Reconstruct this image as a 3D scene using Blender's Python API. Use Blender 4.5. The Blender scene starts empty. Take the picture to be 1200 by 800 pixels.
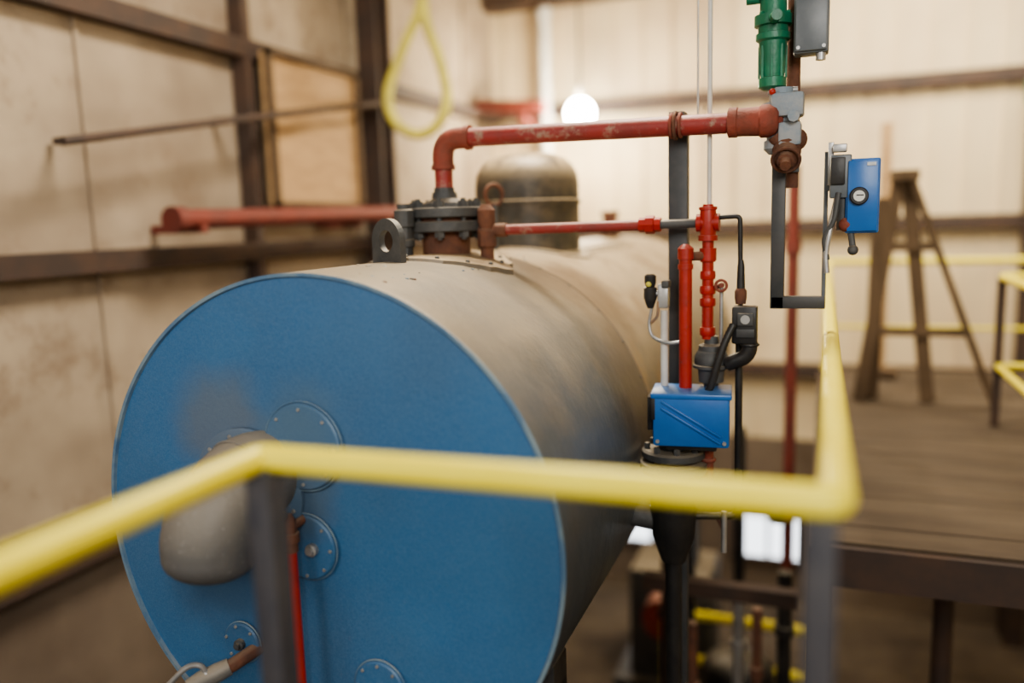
import bpy, bmesh, math, random
from mathutils import Matrix, Vector, Quaternion
random.seed(4)
PI=math.pi
# ------------------------------------------------------------------ materials
def mat(name,c1,c2=None,scale=4.0,lo=.4,hi=.6,rough=.6,metal=0.0,bump=0.0,bscale=30,dust=None,dlo=.2,dhi=.9,dmax=1.0,
        spots=None,spscale=25,splo=.62,sphi=.68,emit=0,stretch=(1,1,1),c3=None,s3=1.2,fine=None,fscale=220,fmax=.35,patch=None,bdist=.01):
    m=bpy.data.materials.new(name);m.use_nodes=True
    N=m.node_tree.nodes;L=m.node_tree.links;b=N['Principled BSDF']
    b.inputs['Roughness'].default_value=rough;b.inputs['Metallic'].default_value=metal
    tc=N.new('ShaderNodeTexCoord');mp=N.new('ShaderNodeMapping');mp.inputs['Scale'].default_value=stretch
    L.new(tc.outputs['Object'],mp.inputs['Vector'])
    def noise(s,d=6,r=.6):
        n=N.new('ShaderNodeTexNoise');n.inputs['Scale'].default_value=s;n.inputs['Detail'].default_value=d;n.inputs['Roughness'].default_value=r
        L.new(mp.outputs['Vector'],n.inputs['Vector']);return n.outputs['Fac']
    def rng(src,a,bb,mx=1.0):
        r=N.new('ShaderNodeMapRange');r.inputs['From Min'].default_value=a;r.inputs['From Max'].default_value=bb
        r.inputs['To Max'].default_value=mx;L.new(src,r.inputs['Value']);return r.outputs['Result']
    def mix(f,a,bb):
        x=N.new('ShaderNodeMix');x.data_type='RGBA'
        L.new(f,x.inputs[0])
        for i,v in((6,a),(7,bb)):
            if isinstance(v,tuple): x.inputs[i].default_value=(*v,1)
            else: L.new(v,x.inputs[i])
        return x.outputs[2]
    col=c1
    if c2: col=mix(rng(noise(scale),lo,hi),col,c2)
    if c3: col=mix(rng(noise(s3,3),.45,.7),col,c3)
    if fine: col=mix(rng(noise(fscale,2),.35,.7,fmax),col,fine)
    if dust:
        g=N.new('ShaderNodeNewGeometry');sx=N.new('ShaderNodeSeparateXYZ');L.new(g.outputs['Normal'],sx.inputs[0])
        ad=N.new('ShaderNodeMath');ad.operation='MULTIPLY_ADD';L.new(noise(3.5,5),ad.inputs[0]);ad.inputs[1].default_value=.5;L.new(sx.outputs['Z'],ad.inputs[2])
        col=mix(rng(ad.outputs[0],dlo+.25,dhi+.25,dmax),col,dust)
    if spots: col=mix(rng(noise(spscale,8,.7),splo,sphi),col,spots)
    for (pc,pr,pcol,pmx) in (patch or []):   # soiled and other tonal areas of the surface: (centre, radius, colour, strength)
        vd=N.new('ShaderNodeVectorMath');vd.operation='DISTANCE';L.new(tc.outputs['Object'],vd.inputs[0]);vd.inputs[1].default_value=pc
        a2=N.new('ShaderNodeMath');a2.operation='MULTIPLY_ADD';L.new(noise(6,4),a2.inputs[0]);a2.inputs[1].default_value=pr*.7;L.new(vd.outputs['Value'],a2.inputs[2])
        r=N.new('ShaderNodeMapRange');r.interpolation_type='SMOOTHSTEP';r.inputs['From Min'].default_value=pr*.7;r.inputs['From Max'].default_value=pr*1.6;r.inputs['To Min'].default_value=pmx;r.inputs['To Max'].default_value=0
        L.new(a2.outputs[0],r.inputs['Value']);col=mix(r.outputs['Result'],col,pcol)
    if isinstance(col,tuple): b.inputs['Base Color'].default_value=(*col,1)
    else: L.new(col,b.inputs['Base Color'])
    if bump:
        bp=N.new('ShaderNodeBump');bp.inputs['Strength'].default_value=bump;bp.inputs['Distance'].default_value=bdist
        L.new(noise(bscale),bp.inputs['Height']);L.new(bp.outputs[0],b.inputs['Normal'])
    if emit:
        b.inputs['Emission Color'].default_value=(*c1,1);b.inputs['Emission Strength'].default_value=emit
    return m
BLUE=mat('blue_enamel',(.036,.14,.32),(.05,.16,.33),3,.3,.7,rough=.46,bump=.12,bscale=60,c3=(.045,.13,.265),s3=1.3,fine=(.11,.22,.37),fmax=.5,spots=(.32,.38,.42),spscale=60,splo=.70,sphi=.74,
   patch=[((-1.97,2.2,2.52),.22,(.18,.175,.155),.5),((-1.62,2.2,2.5),.2,(.12,.175,.22),.5),((-2.0,2.2,1.95),.26,(.04,.07,.11),.5),((-1.66,2.2,2.3),.16,(.12,.13,.13),.5)])  # tan-grey blotch, dusty plate, darker blue at lower left, grey centre
SHELL=mat('dusty_shell_paint',(.085,.125,.18),(.12,.145,.175),2.5,.35,.65,rough=.38,metal=.3,bump=.35,bscale=4,bdist=.02,dust=(.43,.365,.27),dlo=.42,dhi=1.0,dmax=.92,c3=(.10,.10,.10),s3=1.3,fine=(.2,.2,.19),fmax=.45,
   patch=[((-1.15,3.6,2.95),.42,(.15,.10,.06),.75),((-.8,3.5,2.45),.42,(.10,.075,.055),.75),((-1.35,3.6,3.0),.22,(.2,.15,.1),.6),((-.8,2.45,1.75),.42,(.05,.08,.12),.6)])  # brown soot near the seam, darker blue low on the front side
SHELL2=mat('dusty_shell_rear',(.15,.14,.12),(.22,.185,.145),3,.35,.65,rough=.5,metal=.2,bump=.35,bscale=5,bdist=.02,dust=(.46,.36,.235),dlo=.3,dhi=.85,dmax=.95,spots=(.28,.20,.12),spscale=4,splo=.48,sphi=.64,patch=[((-1.0,3.75,2.9),.35,(.15,.10,.06),.75)])
RIM=mat('rim_edge',(.20,.28,.34),(.10,.19,.31),8,rough=.5,dust=(.5,.42,.3),dlo=.6,dhi=1)
YEL=mat('yellow_paint',(.88,.74,.045),(.92,.80,.08),6,.3,.7,rough=.4,bump=.05)
YELD=mat('yellow_sling',(.70,.64,.13),(.55,.50,.12),6,rough=.7)
RED=mat('red_pipe_paint',(.33,.04,.035),(.23,.045,.04),8,.35,.65,rough=.5,bump=.3,bscale=50,spots=(.35,.24,.18),spscale=14,splo=.54,sphi=.68,dust=(.52,.38,.31),dlo=.3,dhi=1.1,dmax=.68)
REDN=mat('red_bright_paint',(.44,.03,.022),(.32,.028,.022),10,.4,.7,rough=.4,bump=.15,bscale=50,dust=(.5,.3,.22),dlo=.7,dhi=1.1,dmax=.5,spots=(.2,.05,.04),spscale=20)
RUST=mat('rusty_iron',(.20,.085,.05),(.11,.055,.04),12,.35,.65,rough=.85,bump=.6,bscale=45,dust=(.33,.24,.17),dlo=.5,dhi=1.1,dmax=.6)
RUSTR=mat('rusted_red_fitting',(.31,.07,.045),(.19,.065,.045),12,.35,.65,rough=.75,bump=.5,bscale=45,dust=(.42,.27,.2),dlo=.6,dhi=1.1,dmax=.5)
IRON=mat('dusty_cast_iron',(.075,.08,.085),(.12,.12,.12),8,.35,.65,rough=.6,metal=.3,bump=.4,bscale=40,dust=(.34,.29,.22),dlo=.5,dhi=1.0,dmax=.8)
DOME=mat('dome_black_paint',(.05,.05,.044),(.085,.075,.06),5,.35,.65,rough=.45,bump=.2,bscale=40,dust=(.46,.35,.21),dlo=.05,dhi=.72,dmax=.95,spots=(.15,.12,.085),spscale=7,splo=.50,sphi=.66)
GREYD=mat('dusty_grey_casting',(.12,.12,.125),(.17,.165,.155),5,.35,.65,rough=.5,bump=.35,bscale=30,dust=(.38,.33,.26),dlo=.05,dhi=.9,dmax=.9,spots=(.36,.36,.35),spscale=45,splo=.62,sphi=.68)
BLACK=mat('black_steel',(.02,.02,.022),(.04,.038,.036),10,.4,.7,rough=.45,bump=.15,dust=(.2,.17,.13),dlo=.7,dhi=1.1,dmax=.6)
STRUT=mat('dark_grey_strut',(.045,.05,.055),(.065,.065,.068),8,rough=.5,bump=.1)
POST=mat('dark_post_paint',(.045,.047,.06),(.07,.068,.075),12,.35,.65,rough=.5,bump=.1,spots=(.16,.15,.15),spscale=35,splo=.66,sphi=.72)
GREEN=mat('green_valve_paint',(.02,.20,.11),(.015,.145,.08),9,.4,.6,rough=.4,bump=.2,bscale=50,dust=(.2,.3,.2),dlo=.7,dhi=1.2,dmax=.6)
BGREY=mat('blue_grey_bronze',(.24,.30,.36),(.34,.36,.38),14,.4,.6,rough=.6,bump=.4,bscale=50,spots=(.3,.16,.1),spscale=30,splo=.6,sphi=.7)
BOXG=mat('grey_electrical_enamel',(.13,.15,.17),(.18,.20,.22),6,rough=.4)
BOXB=mat('bright_blue_enclosure',(.02,.14,.46),(.03,.165,.50),6,rough=.35,bump=.05,dust=(.16,.28,.48),dlo=.7,dhi=1.2,dmax=.6,spots=(.2,.3,.45),spscale=30,splo=.68,sphi=.72)
SILV=mat('galvanised_steel',(.5,.5,.5),(.38,.38,.38),10,rough=.4,metal=.6,bump=.1)
WHITEP=mat('white_pipe',(.7,.69,.66),(.6,.58,.54),8,rough=.5)
GLASS=mat('gauge_dial',(.75,.75,.7),rough=.3)
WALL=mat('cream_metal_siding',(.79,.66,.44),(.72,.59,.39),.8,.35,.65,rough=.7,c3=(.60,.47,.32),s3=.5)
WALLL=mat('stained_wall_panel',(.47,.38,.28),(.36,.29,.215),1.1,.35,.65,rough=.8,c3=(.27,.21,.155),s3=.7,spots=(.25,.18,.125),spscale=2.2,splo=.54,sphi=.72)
WALLD=mat('grimy_lower_wall',(.24,.19,.145),(.17,.13,.10),1.1,.35,.65,rough=.85,c3=(.12,.085,.06),s3=.7)
GIRT=mat('brown_primer_steel',(.085,.052,.038),(.06,.042,.036),4,rough=.7)
REDB=mat('red_primer_steel',(.20,.042,.03),(.155,.042,.033),4,rough=.65)
PLY=mat('plywood',(.50,.33,.17),(.42,.27,.14),3,rough=.8,stretch=(1,1,6))
WOOD=mat('old_timber',(.15,.10,.06),(.11,.074,.045),5,rough=.9,stretch=(3,1,.5),bump=.4)
DECK=mat('worn_deck_planks',(.095,.069,.046),(.068,.049,.034),3,.35,.65,rough=.9,stretch=(.6,3,1),bump=.2,c3=(.125,.094,.064),s3=.9)
CONC=mat('concrete_floor',(.15,.115,.08),(.09,.068,.05),1.4,.35,.65,rough=.85,c3=(.05,.036,.027),s3=.8)
CEIL=mat('roof_sheet',(.42,.38,.31),(.36,.33,.27),1,rough=.8)
LAMP=mat('lamp_glass',(1,.93,.75),emit=110)
WINDOW=mat('daylit_window_glass',(.85,.92,1.0),emit=2.5)
SHADE=mat('lamp_enamel',(.6,.6,.58),rough=.4)
COPPER=mat('copper_tube',(.45,.30,.2),(.3,.25,.22),20,rough=.4,metal=.7)
# ------------------------------------------------------------------ mesh builder
class B:
    def __init__(s): s.bm=bmesh.new();s.mats=[]
    def mi(s,m):
        if m not in s.mats:s.mats.append(m)
        return s.mats.index(m)
    def tag(s,faces,m):
        i=s.mi(m)
        for f in faces: f.material_index=i
    def box(s,c,d,m,rot=None,bev=0.0):
        R=rot.to_4x4() if rot is not None else Matrix()
        r=bmesh.ops.create_cube(s.bm,size=1,matrix=Matrix.Translation(c)@R@Matrix.Diagonal((*d,1)))
        vs=r['verts'];fs={f for v in vs for f in v.link_faces};s.tag(fs,m)
        if bev:
            es=list({e for v in vs for e in v.link_edges})
            g=bmesh.ops.bevel(s.bm,geom=es,offset=bev,segments=2,affect='EDGES',profile=.5)
            s.tag(g['faces'],m)
    def beam(s,a,b,w,h,m,up=(0,0,1)):
        a=Vector(a);b=Vector(b);z=(b-a).normalized();u=Vector(up)
        if abs(z.dot(u))>.95:u=Vector((0,1,0))
        x=u.cross(z).normalized();y=z.cross(x)
        R=Matrix((x,y,z)).transposed()
        s.box((a+b)/2,(w,h,(b-a).length),m,R)
    def ring_path(s,pts,rad,m,seg=20,cap=True,closed=False):
        pts=[Vector(p) for p in pts];n=len(pts)
        if not hasattr(rad,'__len__'):rad=[rad]*n
        T=[]
        for i in range(n):
            if closed:t=pts[(i+1)%n]-pts[i-1]
            else:
                t=pts[min(i+1,n-1)]-pts[max(i-1,0)]
            if t.length<1e-9:t=T[-1] if T else Vector((0,0,1))
            T.append(t.normalized())
        u=T[0].orthogonal().normalized();rings=[]
        for i in range(n):
            if i: 
                q=T[i-1].rotation_difference(T[i]);u=q@u
            u=(u-T[i]*u.dot(T[i])).normalized();w=T[i].cross(u)
            rings.append([s.bm.verts.new(pts[i]+(u*math.cos(2*PI*k/seg)+w*math.sin(2*PI*k/seg))*rad[i]) for k in range(seg)])
        fs=[]
        for i in range(n if closed else n-1):
            A=rings[i];C=rings[(i+1)%n]
            for k in range(seg):
                fs.append(s.bm.faces.new((A[k],A[(k+1)%seg],C[(k+1)%seg],C[k])))
        if cap and not closed:
            fs.append(s.bm.faces.new(rings[0][::-1]));fs.append(s.bm.faces.new(rings[-1]))
        s.tag(fs,m)
    def cyl(s,a,b,r,m,seg=24,r2=None): s.prof(a,b,[(0,r),(1,r if r2 is None else r2)],m,seg)
    def prof(s,a,b,pr,m,seg=28):
        """lathe around a->b : pr list of (t,r)"""
        a=Vector(a);b=Vector(b);z=(b-a).normalized();u=z.orthogonal().normalized();w=z.cross(u);rings=[]
        for t,r in pr:
            c=a+(b-a)*t;rings.append([s.bm.verts.new(c+(u*math.cos(2*PI*k/seg)+w*math.sin(2*PI*k/seg))*max(r,1e-4)) for k in range(seg)])
        fs=[]
        for A,C in zip(rings,rings[1:]):
            for k in range(seg): fs.append(s.bm.faces.new((A[k],A[(k+1)%seg],C[(k+1)%seg],C[k])))
        fs.append(s.bm.faces.new(rings[0][::-1]));fs.append(s.bm.faces.new(rings[-1]));s.tag(fs,m)
    def sph(s,c,r,m,sc=(1,1,1),seg=24):
        g=bmesh.ops.create_uvsphere(s.bm,u_segments=seg,v_segments=seg//2,radius=r,matrix=Matrix.Translation(c)@Matrix.Diagonal((*sc,1)))
        s.tag({f for v in g['verts'] for f in v.link_faces},m)
    def bolts(s,c,ax,R,n,r,h,m,ph=0):
        c=Vector(c);z=Vector(ax).normalized();u=z.orthogonal().normalized();w=z.cross(u)
        for k in range(n):
            p=c+(u*math.cos(2*PI*k/n+ph)+w*math.sin(2*PI*k/n+ph))*R
            s.prof(p,p+z*h,[(0,r),(.75,r),(1,r*.75)],m,6)
    def torus(s,c,ax,R,r,m,seg=32,rs=10,sc=1.0):
        c=Vector(c);z=Vector(ax).normalized();u=z.orthogonal().normalized();w=z.cross(u)
        s.ring_path([c+u*math.cos(2*PI*k/seg)*R*sc+w*math.sin(2*PI*k/seg)*R for k in range(seg)],r,m,rs,closed=True)
    def done(s,name,ang=35):
        bmesh.ops.recalc_face_normals(s.bm,faces=s.bm.faces)
        me=bpy.data.meshes.new(name);s.bm.to_mesh(me);s.bm.free()
        for m in s.mats:me.materials.append(m)
        for p in me.polygons:p.use_smooth=True
        me.set_sharp_from_angle(angle=math.radians(ang))
        o=bpy.data.objects.new(name,me);bpy.context.collection.objects.link(o);return o
def bez(pts,n=10):
    """catmull-rom through pts"""
    P=[Vector(p) for p in pts];P=[P[0]*2-P[1]]+P+[P[-1]*2-P[-2]];o=[]
    for i in range(1,len(P)-2):
        for k in range(n):
            t=k/n;a,b,c,d=P[i-1:i+3]
            o.append(.5*((2*b)+(c-a)*t+(2*a-5*b+4*c-d)*t*t+(3*b-a-3*c+d)*t**3))
    o.append(P[-2]);return o
def corner(pts,r,n=8):
    """polyline with rounded corners"""
    P=[Vector(p) for p in pts];o=[P[0]]
    for i in range(1,len(P)-1):
        a=(P[i-1]-P[i]).normalized();b=(P[i+1]-P[i]).normalized()
        s=P[i]+a*r;e=P[i]+b*r
        for k in range(n+1):
            t=k/n;o.append(s*(1-t)**2+P[i]*2*t*(1-t)+e*t*t)
    o.append(P[-1]);return o
# ------------------------------------------------------------------ camera
cam=bpy.data.objects.new("camera",bpy.data.cameras.new("camera"));bpy.context.collection.objects.link(cam)
cam.data.sensor_width=36;cam.data.lens=949.53*36/1200
cam.matrix_world=Matrix.Translation((0,0,3.2))@Matrix.Rotation(.36959,4,'Z')@Matrix.Rotation(PI/2-.14662,4,'X')@Matrix.Rotation(-.03112,4,'Z')
cam.data.clip_start=.05
cam.data.dof.use_dof=True;cam.data.dof.focus_distance=3.05;cam.data.dof.aperture_fstop=.42
bpy.context.scene.camera=cam
# ------------------------------------------------------------------ room
FZ=-2.0
b=B();b.box((0,4.5,FZ-.1),(14,20,.2),CONC);b.done('floor')
b=B();b.box((0,4.5,6.75),(14,20,.1),CEIL)
b.done('ceiling')
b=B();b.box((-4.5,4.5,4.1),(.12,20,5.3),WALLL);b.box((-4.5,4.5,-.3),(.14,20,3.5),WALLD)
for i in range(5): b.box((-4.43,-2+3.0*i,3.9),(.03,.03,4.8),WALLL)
b.done('wall_left')
b=B();b.box((1.2,11.06,3.5),(11.4,.12,6.5),WALL);b.box((1.2,11.06,-.9),(11.4,.14,2.3),WALLD)
for i in range(30): b.box((-4.2+.38*i,10.985,3.5),(.035,.03,6.4),WALL)
b.done('wall_back')
b=B();b.box((5.2,4.5,2.35),(.12,20,8.8),WALL);b.done('wall_right')
b=B()
for z in(4.68,3.04,1.2,-.4): b.beam((-4.4,10.9,z),(5.1,10.9,z),.16,.16,GIRT)
b.beam((-4.4,10.8,6.15),(5.1,10.8,6.15),.3,.22,GIRT)
for z in(4.62,3.03,1.2,-.4): b.beam((-4.36,-4,z),(-4.36,10.9,z),.14,.14,GIRT)
b.done('wall_girts')
b=B()
for x,y,w in((2.2,10.65,.26),(-4.22,7.35,.26),(-4.2,-1.0,.26)):
    b.box((x,y,2.3),(.04,w,8.6),GIRT);b.box((x,y-w/2,2.3),(.22,.03,8.6),GIRT);b.box((x,y+w/2,2.3),(.22,.03,8.6),GIRT)
b.box((-4.36,5.5,2.3),(.13,.09,8.6),GIRT)
b.done('steel_columns')
b=B();b.box((2.13,10.4,4.42),(.28,.16,.3),GREEN,bev=.03);b.cyl((2.13,10.4,4.55),(2.13,10.4,5.2),.025,GREEN);b.done('green_starter_box')
b=B()
for y in(7.6,9.6): b.box((0,y,6.55),(9,.2,.3),GIRT)
b.beam((-4.4,10.6,6.6),(-1.5,5,6.6),.12,.12,GIRT)
b.done('roof_beams')
b=B();b.box((-4.22,6.25,4.0),(.05,1.35,1.22),PLY)
b.box((-4.18,5.6,4.0),(.05,.05,1.26),WOOD);b.box((-4.18,6.9,4.0),(.05,.05,1.26),WOOD)
for z in(3.4,4.6): b.box((-4.18,6.25,z),(.05,1.35,.04),WOOD)
b.done('plywood_panel')
b=B();b.ring_path([(-4.05,3.5,3.73),(-4.05,5.2,4.04),(-4.05,7.15,4.38)],.026,GIRT)
for y,z in((3.75,3.77),(5.2,4.04),(7.1,4.37)): b.box((-4.22,y,z),(.36,.04,.04),GIRT)
b.done('wall_conduit')
b=B();b.cyl((-4.05,4.3,3.28),(-3.9,8.3,3.33),.07,REDB)
for y in(4.5,6.5,8.2): b.box((-4.2,y,3.22),(.45,.06,.06),REDB)
for y in(4.32,8.25): b.cyl((-4.05+(y-4.3)*.0375,y-.05,3.28+(y-4.3)*.0125),(-4.05+(y-4.3)*.0375,y+.05,3.28+(y-4.3)*.0125),.09,REDB)
b.done('red_wall_pipe')
b=B();b.cyl((-3.55,10.72,2.0),(-3.55,10.72,6.0),.075,WHITEP)
for z in(5.9,4.4,3.2):b.cyl((-3.55,10.72,z),(-3.55,10.72,z+.06),.095,WHITEP)
b.done('downspout_pipe')
b=B();b.beam((-4.35,10.2,4.72),(-3.4,10.2,4.64),.16,.16,REDB);b.beam((-3.7,10.2,4.5),(-3.7,10.8,4.5),.08,.08,REDB);b.beam((-3.7,10.2,4.45),(-3.7,10.2,4.7),.08,.08,REDB);b.done('red_bracket_beam')
b=B();b.box((-.62,10.95,-1.08),(.85,.04,.64),WINDOW);
for x in(-1.07,-.17):b.box((x,10.93,-1.08),(.06,.08,.74),GIRT)
b.box((-.62,10.93,-.72),(.95,.08,.06),GIRT);b.box((-.62,10.93,-1.42),(.95,.08,.06),GIRT);b.box((-.62,10.93,-1.1),(.04,.06,.64),GIRT);b.done('window_1')
b=B();b.box((-2.6,10.95,-1.0),(.8,.04,.7),WINDOW)  # framed glowing panel, added for light patches low on the back wall
for x in(-3.03,-2.17):b.box((x,10.93,-1.0),(.06,.08,.8),GIRT)
b.box((-2.6,10.93,-.62),(.9,.08,.06),GIRT);b.box((-2.6,10.93,-1.38),(.9,.08,.06),GIRT);b.done('bright_panel')
# hanging lamp
lx,ly,lz=-2.93,10.2,4.53
b=B();b.cyl((lx,ly,lz+.2),(lx,ly,6.7),.012,BLACK,8)
b.prof((lx,ly,lz+.32),(lx,ly,lz+.10),[(0,.03),(.3,.05),(.7,.06),(1,.08)],SHADE)
b.sph((lx,ly,lz),.17,LAMP,(1,1,1.05));b.done('pendant_lamp')
b=B();b.ring_path(bez([(-3.47,7,5.6),(-3.50,7,5.2),(-3.72,7,4.8),(-3.89,7,4.43),(-3.83,7,4.17),(-3.62,7,4.04),(-3.42,7,4.09),(-3.28,7,4.3),(-3.33,7,4.66),(-3.47,7,5.1),(-3.46,7,5.6)]),.05,YELD,12)
b.cyl((-3.465,7,5.5),(-3.465,7,6.7),.03,YELD);b.box((-3.465,7,5.6),(.12,.08,.15),YELD,bev=.02);b.done('lifting_sling')
# ------------------------------------------------------------------ walkway
b=B()
def planks(x0,x1,y0,y1,z=1.58):
    y=y0
    while y<y1-.01:
        w=min(.24,y1-y);b.box(((x0+x1)/2+random.uniform(-.01,.01),y+w/2,z+random.uniform(-.002,.002)),(x1-x0,w-.006,.04),DECK);y+=.24
planks(-1.2,1.2,-2,1.45);planks(0,3.2,4.1,8.9)
for y in(1.4,4.1,5,6.7,8.8): b.box((1.0 if y<3 else 1.6,y,1.48),(2.0 if y<3 else 3.2,.08,.2),GIRT)
b.box((0,.0,1.48),(.06,2.9,.2),GIRT);b.box((0,6.45,1.48),(.06,4.8,.2),GIRT)
for x,y in((.02,4.2),(3.1,4.2),(.02,8.8),(3.1,8.8)): b.box((x,y,-.3),(.1,.1,3.4),GIRT)
b.beam((.1,4.2,-1.0),(3.1,4.2,1.3),.07,.07,GIRT)
b.done('walkway_deck')
b=B();r=.031;z=2.7
b.ring_path(corner([(-1.17,-1.8,z),(-1.158,1.42,z),(.032,1.46,z),(.032,8.8,z),(3.1,8.8,z)],.03,5),r,YEL,24)
b.box((-1.152,1.425,2.145),(.062,.062,1.08),POST,bev=.004);b.box((.006,1.475,2.145),(.056,.056,1.08),POST,bev=.004)
b.box((-1.152,1.425,1.61),(.15,.15,.012),POST);b.box((.006,1.475,1.61),(.13,.13,.012),POST)
b.box((-1.17,-1.7,2.145),(.062,.062,1.08),POST)
b.box((.035,8.78,2.145),(.055,.055,1.08),YEL);b.box((3.1,8.78,2.145),(.055,.055,1.08),YEL)
b.ring_path([(.035,8.8,2.05),(3.1,8.8,2.05)],.018,YEL,16)
b.done('safety_guardrail')
b=B()
for z,rr in((2.7,.03),(2.05,.024)): b.ring_path(corner([(1.2,4.2,z),(1.2,6.7,z),(3.1,6.7,z)],.05,5),rr,YEL,16)
for x,y in((1.2,4.2),(1.2,6.7),(3.1,6.7)): b.box((x,y,2.145),(.05,.05,1.08),GIRT)
b.done('safety_guardrail.001')
b=B()
b.beam((.62,7.3,3.5),(1.3,7.3,1.62),.09,.05,WOOD);b.beam((.56,7.35,3.5),(.30,7.35,1.61),.1,.05,WOOD)
b.beam((.62,7.4,3.45),(.83,7.4,1.61),.11,.05,WOOD);b.beam((.42,7.45,3.3),(.40,7.45,1.61),.12,.05,WOOD)
b.beam((.35,7.36,2.2),(1.08,7.36,2.2),.05,.07,WOOD);b.beam((.45,7.36,2.9),(.85,7.36,2.9),.05,.07,WOOD)
b.box((.59,7.36,3.47),(.2,.3,.08),WOOD);b.done('timber_trestle')
b=B();b.beam((.52,8.5,1.61),(.52,8.5,4.0),.1,.05,PLY);b.box((.52,8.5,1.66),(.3,.3,.06),WOOD);b.done('leaning_board')
# ------------------------------------------------------------------ lower level plant
b=B()
b.cyl((-.6,6.6,FZ),(-.6,6.6,-.6),.3,BLACK);b.sph((-.6,6.6,-.6),.3,BLACK,(1,1,.5));b.bolts((-.6,6.6,-.62),(0,0,1),.25,10,.02,.05,SILV)
b.cyl((-.6,6.6,-.5),(-.6,6.6,1.5),.045,BLACK);b.done('condensate_receiver')
b=B();b.box((-1.5,8.8,-1.3),(.9,.8,1.3),IRON,bev=.05);b.cyl((-1.5,8.3,-1.0),(-1.5,8.0,-1.0),.22,RED);b.cyl((-1.3,8.8,-.7),(-1.3,8.8,1.0),.07,IRON);b.box((-1.5,8.8,-1.95),(1.2,1.1,.1),BLACK);b.done('feedwater_pump')
b=B()
for z in(-.68,-1.15): b.ring_path([(-1.4,7.6,z),(.0,7.6,z)],.045,YEL,12)
for x in(-1.4,-.7,.0): b.cyl((x,7.6,FZ),(x,7.6,-.66),.04,YEL)
b.done('lower_guardrail')
b=B();
for x,y,r_,m_ in((-.86,5.0,.05,GIRT),(-.70,4.7,.035,RUST),(-.48,5.3,.04,SILV),(-.34,5.0,.03,RUST),(-.2,5.6,.05,BLACK),(-1.0,5.6,.06,GIRT)):
    b.cyl((x,y,FZ),(x,y,.75),r_,m_,14);b.cyl((x,y,-.4),(x,y,-.3),r_*1.5,m_,14);b.cyl((x,y,.3),(x,y,.36),r_*1.4,m_,14)
b.beam((-1.1,5.2,.75),(-.1,5.2,.75),.1,.1,GIRT);b.beam((-1.1,5.2,-.6),(-.1,5.2,-.6),.07,.07,RUST)
b.sph((-.48,5.2,-.1),.1,BLACK);b.sph((-.8,5.0,-.9),.13,REDN);b.done('feedwater_piping')
b=B();b.box((1.2,5.6,-1.3),(1.3,.9,1.4),RUST,bev=.04);b.cyl((.75,5.4,-.6),(.75,5.4,1.3),.06,GIRT);b.cyl((1.5,5.4,-.6),(1.5,5.4,1.3),.05,RUST);b.box((1.2,5.6,-.56),(1.4,1.0,.08),GIRT);b.done('blowdown_tank_cabinet')
# ------------------------------------------------------------------ boiler
cx,y0,cz,R=-1.606,2.209,2.158,.9
b=B();S=180
def ring(y,r):
    o=[]
    for k in range(S):
        th=2*PI*k/S;rr=r
        if 2.3<y<3.59 and r>.899:
            g=math.sin(PI*(y-2.25)/1.36)**.7
            rr-=.012*g*math.exp(-((th-.50)/.20)**2)-.004*g*math.exp(-((th-.80)/.06)**2)+.006*g*math.exp(-((th-1.05)/.15)**2)
        o.append(b.bm.verts.new((cx+rr*math.sin(th),y,cz+rr*math.cos(th))))
    return o
def skin(prs):
    prev=None
    for y,r,m in prs:
        cur=ring(y,r)
        if prev:
            b.tag([b.bm.faces.new((prev[k],prev[(k+1)%S],cur[(k+1)%S],cur[k])) for k in range(S)],m)
        prev=cur
    return prev
skin([(y0+.012,.885,RIM),(y0,.888,RIM),(y0,.9,RIM),(y0+.012,.9,RIM)]+[(2.25+.1*i,.9,SHELL) for i in range(13)]+[(3.60,.9,SHELL),(3.602,.893,BLACK),(3.615,.893,BLACK),(3.617,.899,SHELL2),(5.2,.899,SHELL2),(5.202,.89,BLACK),(5.22,.89,BLACK),(5.222,.897,SHELL2),(6.95,.897,SHELL2),(6.96,.87,SHELL2),(7.1,.6,SHELL2),(7.15,.01,SHELL2)])
fr=ring(y0+.012,.886);b.tag([b.bm.faces.new(fr)],BLUE)
def port(x,z,r,m,n=8,plug=.03):
    b.prof((x,y0+.015,z),(x,y0-.012,z),[(0,r),(.8,r),(1,r-.006)],m,48)
    b.torus((x,y0-.0,z),(0,1,0),r*1.03,.003,RIM,48,6)
    b.bolts((x,y0-.01,z),(0,-1,0),r*.86,n,.0065,.008,SILV)
    if plug: b.prof((x,y0-.01,z),(x,y0-.04,z),[(0,plug),(.6,plug),(.7,plug*.6),(1,plug*.6)],IRON,16)
port(-1.62,2.475,.15,BLUE,8,.0);port(-1.63,2.12,.115,BLUE,8,.0);port(-1.94,1.72,.075,BLUE,6,.02);port(-1.375,1.65,.095,BLUE,8,.02)
b.prof((-1.60,y0-.01,2.12),(-1.60,y0-.04,2.12),[(0,.022),(.6,.022),(.7,.014),(1,.014)],SILV,16)
b.prof((-1.86,y0+.01,2.3),(-1.86,y0-.012,2.3),[(0,.225),(.8,.225),(1,.215)],BLUE,48)
b.bolts((-1.86,y0-.01,2.3),(0,-1,0),.20,12,.008,.01,SILV)
P=bez([(-1.79,2.24,2.37),(-1.80,2.13,2.365),(-1.82,2.03,2.30),(-1.83,1.98,2.23),(-1.832,1.965,2.165)],5)
n=len(P);rad=[.145+.012*math.sin(PI*i/n) for i in range(n)]
d=(P[-1]-P[-2]).normalized()
for k in range(1,9):
    t=k/8*PI/2;P.append(P[n-1]+d*math.sin(t)*.085);rad.append(max(.147*math.cos(t)**.8,.002))
b.ring_path(P,rad,GREYD,36)
b.torus(P[5],(P[6]-P[4]),rad[5],.006,GREYD,40,8)
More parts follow.
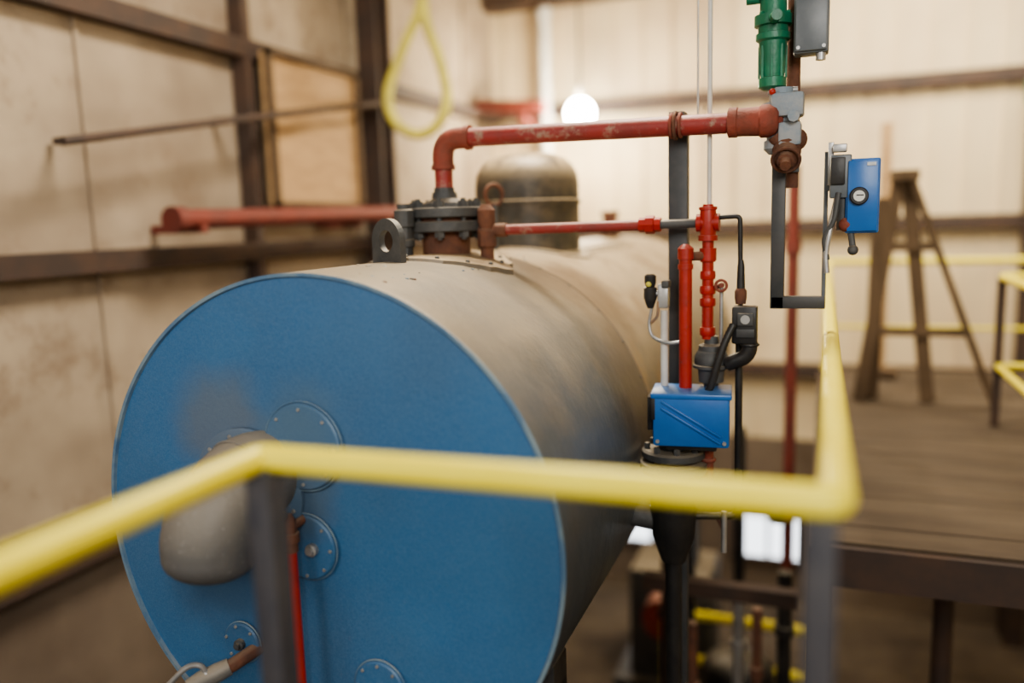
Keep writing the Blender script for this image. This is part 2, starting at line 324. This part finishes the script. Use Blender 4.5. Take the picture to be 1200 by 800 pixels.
def spad(yc,r,h,m,irr=0.0):
    n=48;prev=None
    ph=[1+irr*(math.sin(5*2*PI*k/n)*.5+random.uniform(-.4,.4)) for k in range(n)]
    fs=[]
    for q,hh in((.05,h),(.35,h),(.65,h),(.97,h),(1.0,-.012)):
        cur=[]
        for k in range(n):
            a=2*PI*k/n;rr=r*q*ph[k];th=rr*math.sin(a)/R
            cur.append(b.bm.verts.new((cx+(R+hh)*math.sin(th),yc+rr*math.cos(a),cz+(R+hh)*math.cos(th))))
        if prev:
            for k in range(n): fs.append(b.bm.faces.new((prev[k],prev[(k+1)%n],cur[(k+1)%n],cur[k])))
        prev=cur
    b.tag(fs,m)
spad(3.26,.34,.012,SHELL2,.12);spad(4.46,.38,.008,SHELL2)
for k in range(14):
    a=2*PI*k/14;th=.29*math.sin(a)/R;b.sph((cx+(R+.012)*math.sin(th),3.26+.29*math.cos(a),cz+(R+.012)*math.cos(th)),.011,IRON,seg=8)
for k in range(9):
    b.sph((cx+.902*math.sin(.30),4.75+.12*k,cz+.902*math.cos(.30)),.012,IRON,seg=8)
b.box((cx+.902*math.sin(.33),5.25,cz+.902*math.cos(.33)),(.03,1.2,.006),SHELL2,Matrix.Rotation(.33,3,'Y'))
for th in(.12,.25,.42,.6,.8,1.0,1.2,1.45): b.sph((cx+.9*math.sin(th),3.59,cz+.9*math.cos(th)),.006,IRON,seg=8)
for k in range(90):
    th=random.uniform(-.1,.35);yy=random.uniform(2.3,3.9);s_=random.uniform(.0025,.007);b.sph((cx+.898*math.sin(th),yy,cz+.898*math.cos(th)),s_,random.choice((RUST,RIM,IRON)),(1.6,1,.6),8)
b.cyl((cx,3.361,3.02),(cx,3.361,3.18),.108,RUST,40)
FR=.172
b.prof((cx,3.361,3.165),(cx,3.361,3.212),[(0,FR-.005),(.1,FR),(.9,FR),(1,FR-.005)],IRON,48)
b.cyl((cx,3.361,3.21),(cx,3.361,3.228),.13,RUST,40)
b.prof((cx,3.361,3.228),(cx,3.361,3.272),[(0,FR-.005),(.1,FR),(.9,FR),(1,FR-.005)],IRON,48)
b.prof((cx,3.361,3.272),(cx,3.361,3.34),[(0,.1),(.3,.09),(.6,.058),(1,.055)],IRON,32)
for k in range(8):
    a=2*PI*k/8+.25;p=Vector((cx+.142*math.cos(a),3.361+.142*math.sin(a),0))
    b.cyl(p+Vector((0,0,3.13)),p+Vector((0,0,3.31)),.012,IRON,10);b.prof(p+Vector((0,0,3.272)),p+Vector((0,0,3.298)),[(0,.024),(1,.024)],IRON,6);b.prof(p+Vector((0,0,3.14)),p+Vector((0,0,3.165)),[(0,.024),(1,.024)],IRON,6)
p=(-1.725,3.19)
b.prof((*p,3.02),(*p,3.29),[(0,.034),(.3,.034),(.32,.043),(.42,.043),(.44,.034),(.62,.034),(.64,.045),(.9,.045),(.92,.03),(1,.03)],IRON,12)
b.prof((-1.40,3.345,3.02),(-1.40,3.345,3.28),[(0,.03),(.25,.03),(.3,.042),(.55,.042),(.6,.03),(.7,.04),(.9,.04),(1,.02)],RUST,12)
L=Matrix.Rotation(math.radians(-22),3,'Z')
def lug(yc):
    n=40;t=.014;r0=.088;h0=.085
    prof=[(math.cos(PI*k/n)*r0,h0+math.sin(PI*k/n)*r0) for k in range(n+1)]
    prof+=[(-r0,h0*(1-k/8)-.05*(k/8)) for k in range(1,9)]+[(-r0+2*r0*k/10,-.05) for k in range(1,10)]+[(r0,-.05+(h0+.05)*k/8) for k in range(0,8)]
    V=[[],[]];H=[[],[]]
    for sgn in(0,1):
        yy=(sgn-.5)*2*t
        for (u,v) in prof:
            V[sgn].append(b.bm.verts.new(Vector((cx-.005,yc,3.055))+L@Vector((u,yy,v))))
            an=math.atan2(v-h0,u);H[sgn].append(b.bm.verts.new(Vector((cx-.005,yc,3.055))+L@Vector((math.cos(an)*.043,yy,h0+math.sin(an)*.043))))
    N=len(prof);f=[]
    for k in range(N):
        j=(k+1)%N
        for s_ in(0,1): f.append(b.bm.faces.new((V[s_][k],V[s_][j],H[s_][j],H[s_][k])))
        f.append(b.bm.faces.new((V[0][k],V[0][j],V[1][j],V[1][k])));f.append(b.bm.faces.new((H[0][k],H[0][j],H[1][j],H[1][k])))
    b.tag(f,IRON)
lug(2.84)
b.torus((cx,3.95,3.34),(.8,-.6,0),.052,.011,RUST,28,8);b.cyl((cx,3.95,3.03),(cx,3.95,3.29),.018,IRON,12)
b.prof((cx,4.46,3.0),(cx,4.46,3.59),[(0,.3),(.01,.305),(.04,.305),(.05,.297),(.49,.297),(.50,.308),(.53,.308),(.54,.297),(.70,.297),(.79,.288),(.87,.262),(.93,.222),(.97,.16),(.99,.08),(1,.0)],DOME,64)
b.prof((cx,6.4,3.0),(cx,6.4,3.26),[(0,.07),(.4,.07),(.42,.12),(.6,.12),(.62,.06),(.85,.06),(.86,.075),(1,.07)],RUST,20)
for y in(2.75,6.2):
    for sx in(-.62,.62):
        b.box((cx+sx,y,(1.55+FZ)/2),(.16,.16,1.55-FZ),BLACK,bev=.01)
    b.box((cx,y,1.33),(1.4,.14,.22),BLACK);b.box((cx,y,FZ+.03),(1.6,.3,.06),BLACK)
b.done('horizontal_boiler_tank',30)
b=B();x=-1.628;y=2.12
b.cyl((x,y,FZ),(x,y,2.16),.0165,REDN,18);b.prof((x,y,2.14),(x,y,2.27),[(0,.022),(.25,.022),(.26,.029),(.5,.029),(.51,.018),(.8,.02),(1,.008)],RUST,14)
b.cyl((x,y,2.22),(x-.01,y0,2.22),.015,RUST,12);b.sph((x-.01,y-.02,2.27),.017,IRON,seg=12);b.done('head_drain_pipe')
b=B();b.ring_path([(-1.87,2.24,1.71),(-1.92,2.13,1.68),(-2.00,2.05,1.645)],.025,RUST,16)
b.prof((-1.93,2.12,1.675),(-2.03,2.02,1.635),[(0,.030),(.3,.034),(.7,.034),(1,.026)],GREYD,16)
b.ring_path(bez([(-1.98,2.06,1.665),(-1.995,2.05,1.705),(-2.04,2.03,1.70),(-2.10,2.0,1.64)],6),[.010]*19,SILV,10)
b.sph((-1.98,2.06,1.67),.018,SILV,seg=12);b.done('blowdown_valve')
# ------------------------------------------------------------------ steam main
b=B();Y=3.361
b.ring_path(corner([(cx,Y,3.30),(cx,Y,3.575),(-.3,Y,3.555)],.075,10),.040,RED,28)
b.ring_path(corner([(cx,Y,3.44),(cx,Y,3.575),(-1.47,Y,3.573)],.085,10),.047,RUSTR,28)
b.cyl((cx,Y,3.44),(cx,Y,3.46),.053,RUSTR);b.cyl((-1.49,Y,3.573),(-1.468,Y,3.573),.053,RUSTR)
b.cyl((cx,Y,3.31),(cx,Y,3.36),.048,IRON,8)
b.prof((-.365,Y,3.557),(-.175,Y,3.553),[(0,.05),(.02,.058),(.18,.058),(.2,.054),(.62,.056),(.66,.063),(.80,.063),(.86,.058),(.95,.05),(1,.036)],RUSTR,32)
b.cyl((-.2,Y,3.553),(-.185,3.43,3.57),.04,RUSTR,20)
b.torus((-.585,Y,3.561),(1,0,0),.045,.007,RUSTR,24,8);b.torus((-.55,Y,3.561),(1,0,0),.045,.007,RUSTR,24,8)
b.done('steam_main_pipe')
b=B()
vx,vy=-.17,3.42
b.prof((vx,vy,3.43),(vx,vy,3.68),[(0,.045),(.08,.065),(.2,.065),(.22,.055),(.6,.058),(.64,.07),(.78,.07),(.8,.045),(1,.045)],BGREY,14)
b.box((vx+.025,vy-.03,3.61),(.12,.1,.09),BGREY,bev=.012);b.box((vx+.035,vy-.045,3.50),(.085,.08,.09),BGREY,bev=.012);b.cyl((vx+.05,vy-.07,3.56),(vx+.05,vy-.12,3.56),.022,BGREY,8)
b.sph((vx-.03,vy-.07,3.66),.013,REDN,seg=10);b.cyl((vx-.05,vy,3.67),(vx+.06,vy,3.67),.013,SILV)
b.done('angle_valve')
b=B();vx=-.205
b.prof((vx,vy,3.675),(vx,vy,4.05),[(0,.035),(.03,.052),(.12,.052),(.13,.044),(.2,.047),(.48,.053),(.50,.064),(.56,.064),(.57,.056),(.63,.056),(.64,.07),(.74,.07),(.75,.05),(.9,.05),(.91,.06),(1,.06)],GREEN,28)
for k in range(8):
    a=2*PI*k/8;b.box((vx+.05*math.cos(a),vy+.05*math.sin(a),3.78),(.008,.008,.12),GREEN)
b.bolts((vx,vy,3.952),(0,0,1),.057,6,.009,.012,GREEN);b.cyl((vx,vy-.04,3.93),(vx+.02,vy-.12,3.93),.02,GREEN,14);b.cyl((vx-.05,vy,4.02),(vx-.1,vy,4.02),.018,GREEN,12)
b.done('safety_relief_valve')
b=B()
b.box((-.065,3.40,3.90),(.125,.09,.22),BOXG,bev=.01);b.box((-.065,3.35,3.90),(.112,.015,.205),BOXG,bev=.005)
b.cyl((-.03,3.38,3.795),(-.03,3.38,3.765),.018,SILV,12)
for sx in(-.045,.045):
    for sz in(-.09,.09): b.cyl((-.065+sx,3.345,3.90+sz),(-.065+sx,3.338,3.90+sz),.007,SILV,10)
b.cyl((-.12,3.47,3.9),(-.065,3.44,3.9),.015,BOXG);b.done('electrical_junction_box')
b=B();b.cyl((-.13,3.5,3.3),(-.13,3.5,6.7),.026,RUST,20)
for z in(3.62,3.66,3.5): b.torus((-.13,3.5,z),(0,0,1),.03,.008,RUSTR,20,8)
b.cyl((-.13,3.5,3.62),(-.175,3.42,3.6),.03,RUST)
b.done('vent_pipe')
b=B();c=Vector((-.145,3.36,3.42))
b.prof(c+Vector((0,.04,.04)),c+Vector((.0,-.09,-.045)),[(0,.042),(.1,.054),(.3,.054),(.32,.044),(.45,.044),(.47,.052),(.62,.052),(.64,.033),(.8,.033),(.82,.024),(1,.02)],RUST,12)
b.torus(c+Vector((0,-.045,-.02)),(0,-.13,-.085),.05,.007,RUST,24,8);b.sph(c+Vector((.03,.03,.06)),.045,RUST,seg=16);b.cyl(c+Vector((0,.02,.02)),(-.19,3.37,3.5),.03,RUST,16);b.done('strainer_plug')
b=B()
b.box((-.578,3.49,(3.61+FZ)/2),(.079,.06,3.61-FZ),STRUT,bev=.004)
b.torus((-.57,Y,3.561),(1,0,0),.05,.008,RUST,24,8);b.box((-.57,3.43,3.61),(.06,.10,.015),IRON);b.cyl((-.53,3.45,3.56),(-.53,3.36,3.56),.01,IRON,10)
b.done('pipe_support_strut')
b=B();b.box((-.175,3.44,3.12),(.052,.05,.60),STRUT,bev=.003);b.box((-.095,3.44,2.845),(.205,.05,.048),STRUT,bev=.003)
b.box((.0,3.44,3.13),(.016,.02,.60),BOXG,bev=.002);b.box((.075,3.43,3.3),(.16,.02,.04),BOXG)
b.box((-.15,3.47,3.38),(.1,.02,.04),STRUT)
b.done('bracket_strut')
b=B();b.box((.128,3.37,3.255),(.118,.085,.275),BOXB,bev=.008);b.box((.128,3.322,3.255),(.105,.014,.26),BOXB,bev=.004)
b.prof((.115,3.32,3.255),(.115,3.295,3.255),[(0,.033),(.8,.033),(1,.029)],BLACK,28);b.cyl((.115,3.296,3.255),(.115,3.293,3.255),.020,GLASS,24);b.box((.118,3.292,3.258),(.025,.002,.004),BLACK)
b.box((.155,3.313,3.37),(.03,.005,.012),SILV)
b.box((.05,3.36,3.33),(.075,.07,.16),BOXG,bev=.006);b.box((.04,3.32,3.35),(.05,.02,.1),BLACK,bev=.004);b.box((.045,3.35,3.435),(.05,.04,.03),SILV,bev=.004);b.box((.015,3.38,3.38),(.02,.03,.16),SILV,bev=.002)
b.cyl((.06,3.36,3.25),(.06,3.36,3.13),.02,IRON,14);b.sph((.075,3.34,3.15),.028,RUSTR,seg=16);b.cyl((.09,3.35,3.13),(.1,3.33,3.06),.012,IRON,10);b.sph((.1,3.33,3.055),.02,IRON,seg=12)
b.ring_path(bez([(.045,3.34,3.28),(.03,3.32,3.2),(.015,3.31,3.12),(.005,3.31,3.04),(.01,3.31,2.97)],5),.011,SILV,10)
b.ring_path(bez([(.045,3.32,3.27),(.03,3.31,3.17),(.0,3.31,3.1),(.01,3.31,3.02)],5),.01,IRON,10)
b.done('pressure_control_box')
# ------------------------------------------------------------------ trim piping
b=B()
b.cyl((-1.44,Y,3.165),(-.66,Y,3.17),.0225,RED,20);b.prof((-.72,Y,3.17),(-.63,Y,3.17),[(0,.03),(.3,.03),(.31,.038),(.7,.038),(.71,.03),(1,.03)],REDN,8)
b.cyl((-.64,Y,3.17),(-.44,Y,3.172),.018,IRON,18)
b.prof((-1.36,Y,3.165),(-1.31,Y,3.165),[(0,.03),(1,.03)],RUST,16);b.cyl((-1.44,Y,3.165),(-1.36,Y,3.165),.03,RUST,16)
x=-.44
b.prof((x,Y,3.10),(x,Y,3.245),[(0,.03),(0,.038),(.15,.038),(.16,.031),(.35,.034),(.65,.034),(.84,.031),(.85,.036),(.93,.036),(.94,.022),(1,.02)],REDN,20)
b.prof((x-.045,Y,3.172),(x+.045,Y,3.172),[(0,.036),(.2,.036),(.21,.03),(.79,.03),(.8,.036),(1,.036)],REDN,20)
b.cyl((x,Y,2.70),(x,Y,3.1),.023,REDN,20)
for z,r in((3.03,.03),(2.96,.029),(2.90,.03),(2.85,.030),(2.73,.03)): b.prof((x,Y,z-.015),(x,Y,z+.018),[(0,r),(.3,r*1.08),(.7,r*1.08),(1,r)],REDN,16)
b.prof((x,Y,3.02),(x,Y,3.07),[(0,.034),(1,.034)],REDN,16)
x=-.52;yy=3.30
b.cyl((x,yy,2.42),(x,yy,3.06),.026,REDN,20);b.prof((x,yy,3.03),(x,yy,3.09),[(0,.032),(.7,.032),(.9,.02),(1,.012)],REDN,16);b.prof((x,yy,2.99),(x,yy,3.01),[(0,.031),(1,.031)],REDN,16)
b.cyl((x,yy,3.04),(-.44,Y,3.04),.018,RUST,14)
b.ring_path(corner([(-.44,Y,3.19),(-.315,Y,3.195),(-.31,Y,2.84)],.02,5),.0095,BLACK,12)
b.prof((-.31,Y,2.9),(-.31,Y,3.02),[(0,.017),(.8,.014),(1,.01)],BLACK,12);b.prof((-.31,Y,2.845),(-.31,Y,2.91),[(0,.02),(.4,.024),(.8,.024),(1,.015)],RUST,12)
b.cyl((-.315,Y+.01,2.10),(-.315,Y+.01,2.72),.015,BLACK,16)
b.torus((-.385,Y-.02,2.92),(0,-1,.2),.022,.006,RUSTR,18,8);b.cyl((-.385,Y-.02,2.92),(-.385,Y+.02,2.92),.01,RUSTR,8);b.cyl((-.385,Y+.02,2.92),(-.44,Y+.0,2.9),.01,RUSTR,8);b.cyl((-.385,Y,2.6),(-.385,Y,2.92),.008,SILV,10)
b.done('red_trim_piping')
b=B()
b.cyl((-.61,3.32,2.48),(-.61,3.32,2.82),.0155,WHITEP,16)
b.box((-.612,3.32,2.88),(.045,.05,.1),SILV,bev=.008);b.box((-.60,3.31,2.93),(.03,.06,.03),IRON,bev=.006)
b.prof((-.665,3.31,2.83),(-.665,3.31,2.97),[(0,.012),(.15,.02),(.3,.027),(.6,.027),(.62,.018),(.75,.024),(.95,.024),(1,.015)],BLACK,14)
b.cyl((-.665,3.31,2.89),(-.6,3.32,2.89),.012,SILV,12);b.sph((-.668,3.29,2.93),.012,YELD,seg=8)
b.ring_path(bez([(-.66,3.31,2.83),(-.67,3.31,2.76),(-.65,3.30,2.71),(-.59,3.29,2.69),(-.53,3.3,2.695)],6),.007,SILV,10)
b.ring_path(bez([(-.63,3.3,2.86),(-.635,3.3,2.8),(-.66,3.3,2.77)],6),.006,COPPER,10)
b.done('pressure_regulator')
b=B()
b.box((-.29,3.33,2.765),(.095,.07,.15),BLACK,bev=.008);b.box((-.285,3.29,2.79),(.06,.012,.05),IRON,bev=.003);b.cyl((-.285,3.286,2.79),(-.285,3.28,2.79),.018,SILV,16)
b.box((-.285,3.292,2.735),(.07,.012,.035),STRUT,bev=.003)
b.ring_path(corner([(-.27,3.33,2.7),(-.27,3.33,2.64),(-.36,3.34,2.60)],.04,6),.03,BLACK,18);b.torus((-.27,3.33,2.685),(0,0,1),.032,.006,BLACK,20,8)
P=bez([(-.33,3.29,2.77),(-.36,3.27,2.70),(-.385,3.26,2.62),(-.41,3.26,2.53),(-.44,3.27,2.47)],10)
b.ring_path(P,[.014+(.002 if i%2 else 0) for i in range(len(P))],BLACK,12)
b.done('conduit_switch_box')
b=B();b.sph((-.425,3.37,2.61),.07,IRON,(1,1,.95));b.prof((-.425,3.37,2.52),(-.425,3.37,2.71),[(0,.05),(.3,.055),(.32,.076),(.38,.076),(.4,.066),(.8,.05),(.85,.03),(1,.026)],IRON,24);b.cyl((-.425,3.37,2.4),(-.425,3.37,2.55),.03,IRON)
b.done('float_trap')
b=B();RR=Matrix.Rotation(math.radians(6),3,'Z');c=Vector((-.49,3.27,2.395))
def lb(o,d,m,bev=0.0,extra=None):
    R_=RR if extra is None else RR@extra
    b.box(c+RR@Vector(o),d,m,R_,bev)
lb((0,0,0),(.30,.2,.215),BOXB,.012);lb((0,0,.10),(.315,.215,.022),BOXB,.006)
ang=math.atan2(-.15,.25)
for off in(.0,-.028): lb((0,-.103,.01+off),(.27,.012,.01),BOXB,.003,Matrix.Rotation(-ang*1.0,3,'Y'))
lb((-.158,0,.02),(.03,.14,.14),BLACK,.006);lb((-.148,-.07,.05),(.02,.06,.1),BLACK,.004)
for sx in(-.13,.13): b.cyl(c+RR@Vector((sx,-.1,-.085)),c+RR@Vector((sx,-.108,-.085)),.008,SILV,10)
lb((0,0,-.112),(.2,.15,.03),BLACK,.005)
b.done('low_water_cutoff_control')
b=B();fx,fy=-.57,3.30
b.prof((fx,fy,2.205),(fx,fy,2.245),[(0,.12),(.2,.13),(.8,.13),(1,.12)],IRON,36);b.prof((fx,fy,2.13),(fx,fy,2.195),[(0,.11),(.3,.138),(.9,.138),(1,.125)],IRON,36);b.cyl((fx,fy,2.19),(fx,fy,2.21),.1,RUST)
b.bolts((fx,fy,2.245),(0,0,1),.108,8,.014,.025,IRON,.3);b.cyl((fx,fy,2.24),(fx,fy,2.3),.06,IRON)
b.prof((fx,fy,1.75),(fx,fy,2.13),[(0,.05),(.3,.09),(.8,.1),(1,.09)],BLACK,28);b.cyl((fx,fy,FZ),(fx,fy,1.8),.035,BLACK)
b.cyl((fx,fy,1.92),(-.85,3.3,1.95),.05,IRON);b.cyl((-.43,3.32,2.0),(-.43,3.32,2.3),.022,RUSTR,16);b.torus((-.43,3.32,2.2),(0,0,1),.024,.009,RUSTR,18,8)
b.ring_path(corner([(-.315,3.371,2.12),(-.315,3.371,1.95),(fx,3.30,1.95)],.04,6),.016,BLACK,14)
b.cyl((-.365,3.33,1.80),(-.365,3.33,1.98),.012,SILV,12);b.cyl((-.365,3.33,1.9),(-.40,3.36,1.95),.01,RUST,10)
b.done('float_chamber')
b=B();b.cyl((-.22,6.5,FZ),(-.22,6.5,3.55),.043,REDB,16)
for z in(2.9,1.0,.8):b.cyl((-.22,6.5,z),(-.22,6.5,z+.1),.058,REDB,16)
b.sph((-.3,6.5,.85),.09,BLACK);b.done('red_riser_pipe')
b=B();b.cyl((-.44,3.40,3.24),(-.44,3.40,6.7),.0095,WHITEP,10);b.done('hanger_rod')
b=B();b.cyl((-.50,3.49,3.58),(-.50,3.49,6.7),.004,SILV,8);b.done('hanger_rod.001')
# ------------------------------------------------------------------ lights
def area(name,loc,tgt,size,e,col):
    l=bpy.data.lights.new(name,'AREA');l.shape='SQUARE';l.size=size;l.energy=e;l.color=col
    o=bpy.data.objects.new(name,l);bpy.context.collection.objects.link(o);o.location=loc
    o.rotation_euler=(Vector(tgt)-Vector(loc)).to_track_quat('-Z','Y').to_euler();return o
area('overhead_fill',(-1.3,4.4,6.4),(-1.3,3.9,0),1.4,320,(1,.90,.74))  # added area lamp under the roof, lights the room without a fixture
area('back_wall_fill',(1,8.4,6.3),(1,10.8,3.2),3.0,410,(1,.89,.71))  # added area lamp that brightens the back wall
area('boiler_fill',(1.6,-2.5,5.2),(-1.4,3,2.2),2.0,235,(1,.96,.89))  # added area lamp behind the camera, aimed at the boiler
area('left_fill',(-3.2,-2.5,4.6),(-2.6,4,2.6),1.6,60,(1,.95,.88))  # added area lamp behind the camera, aimed along the left side
l=bpy.data.lights.new('pendant_bulb','POINT');l.energy=240;l.color=(1,.84,.58);l.shadow_soft_size=.1
o=bpy.data.objects.new('pendant_bulb',l);bpy.context.collection.objects.link(o);o.location=(lx,ly-.25,lz-.05)
w=bpy.data.worlds.new('world');bpy.context.scene.world=w;w.use_nodes=True
w.node_tree.nodes['Background'].inputs[0].default_value=(1,.92,.81,1);w.node_tree.nodes['Background'].inputs[1].default_value=.36
bpy.context.scene.view_settings.look='AgX - Medium High Contrast'
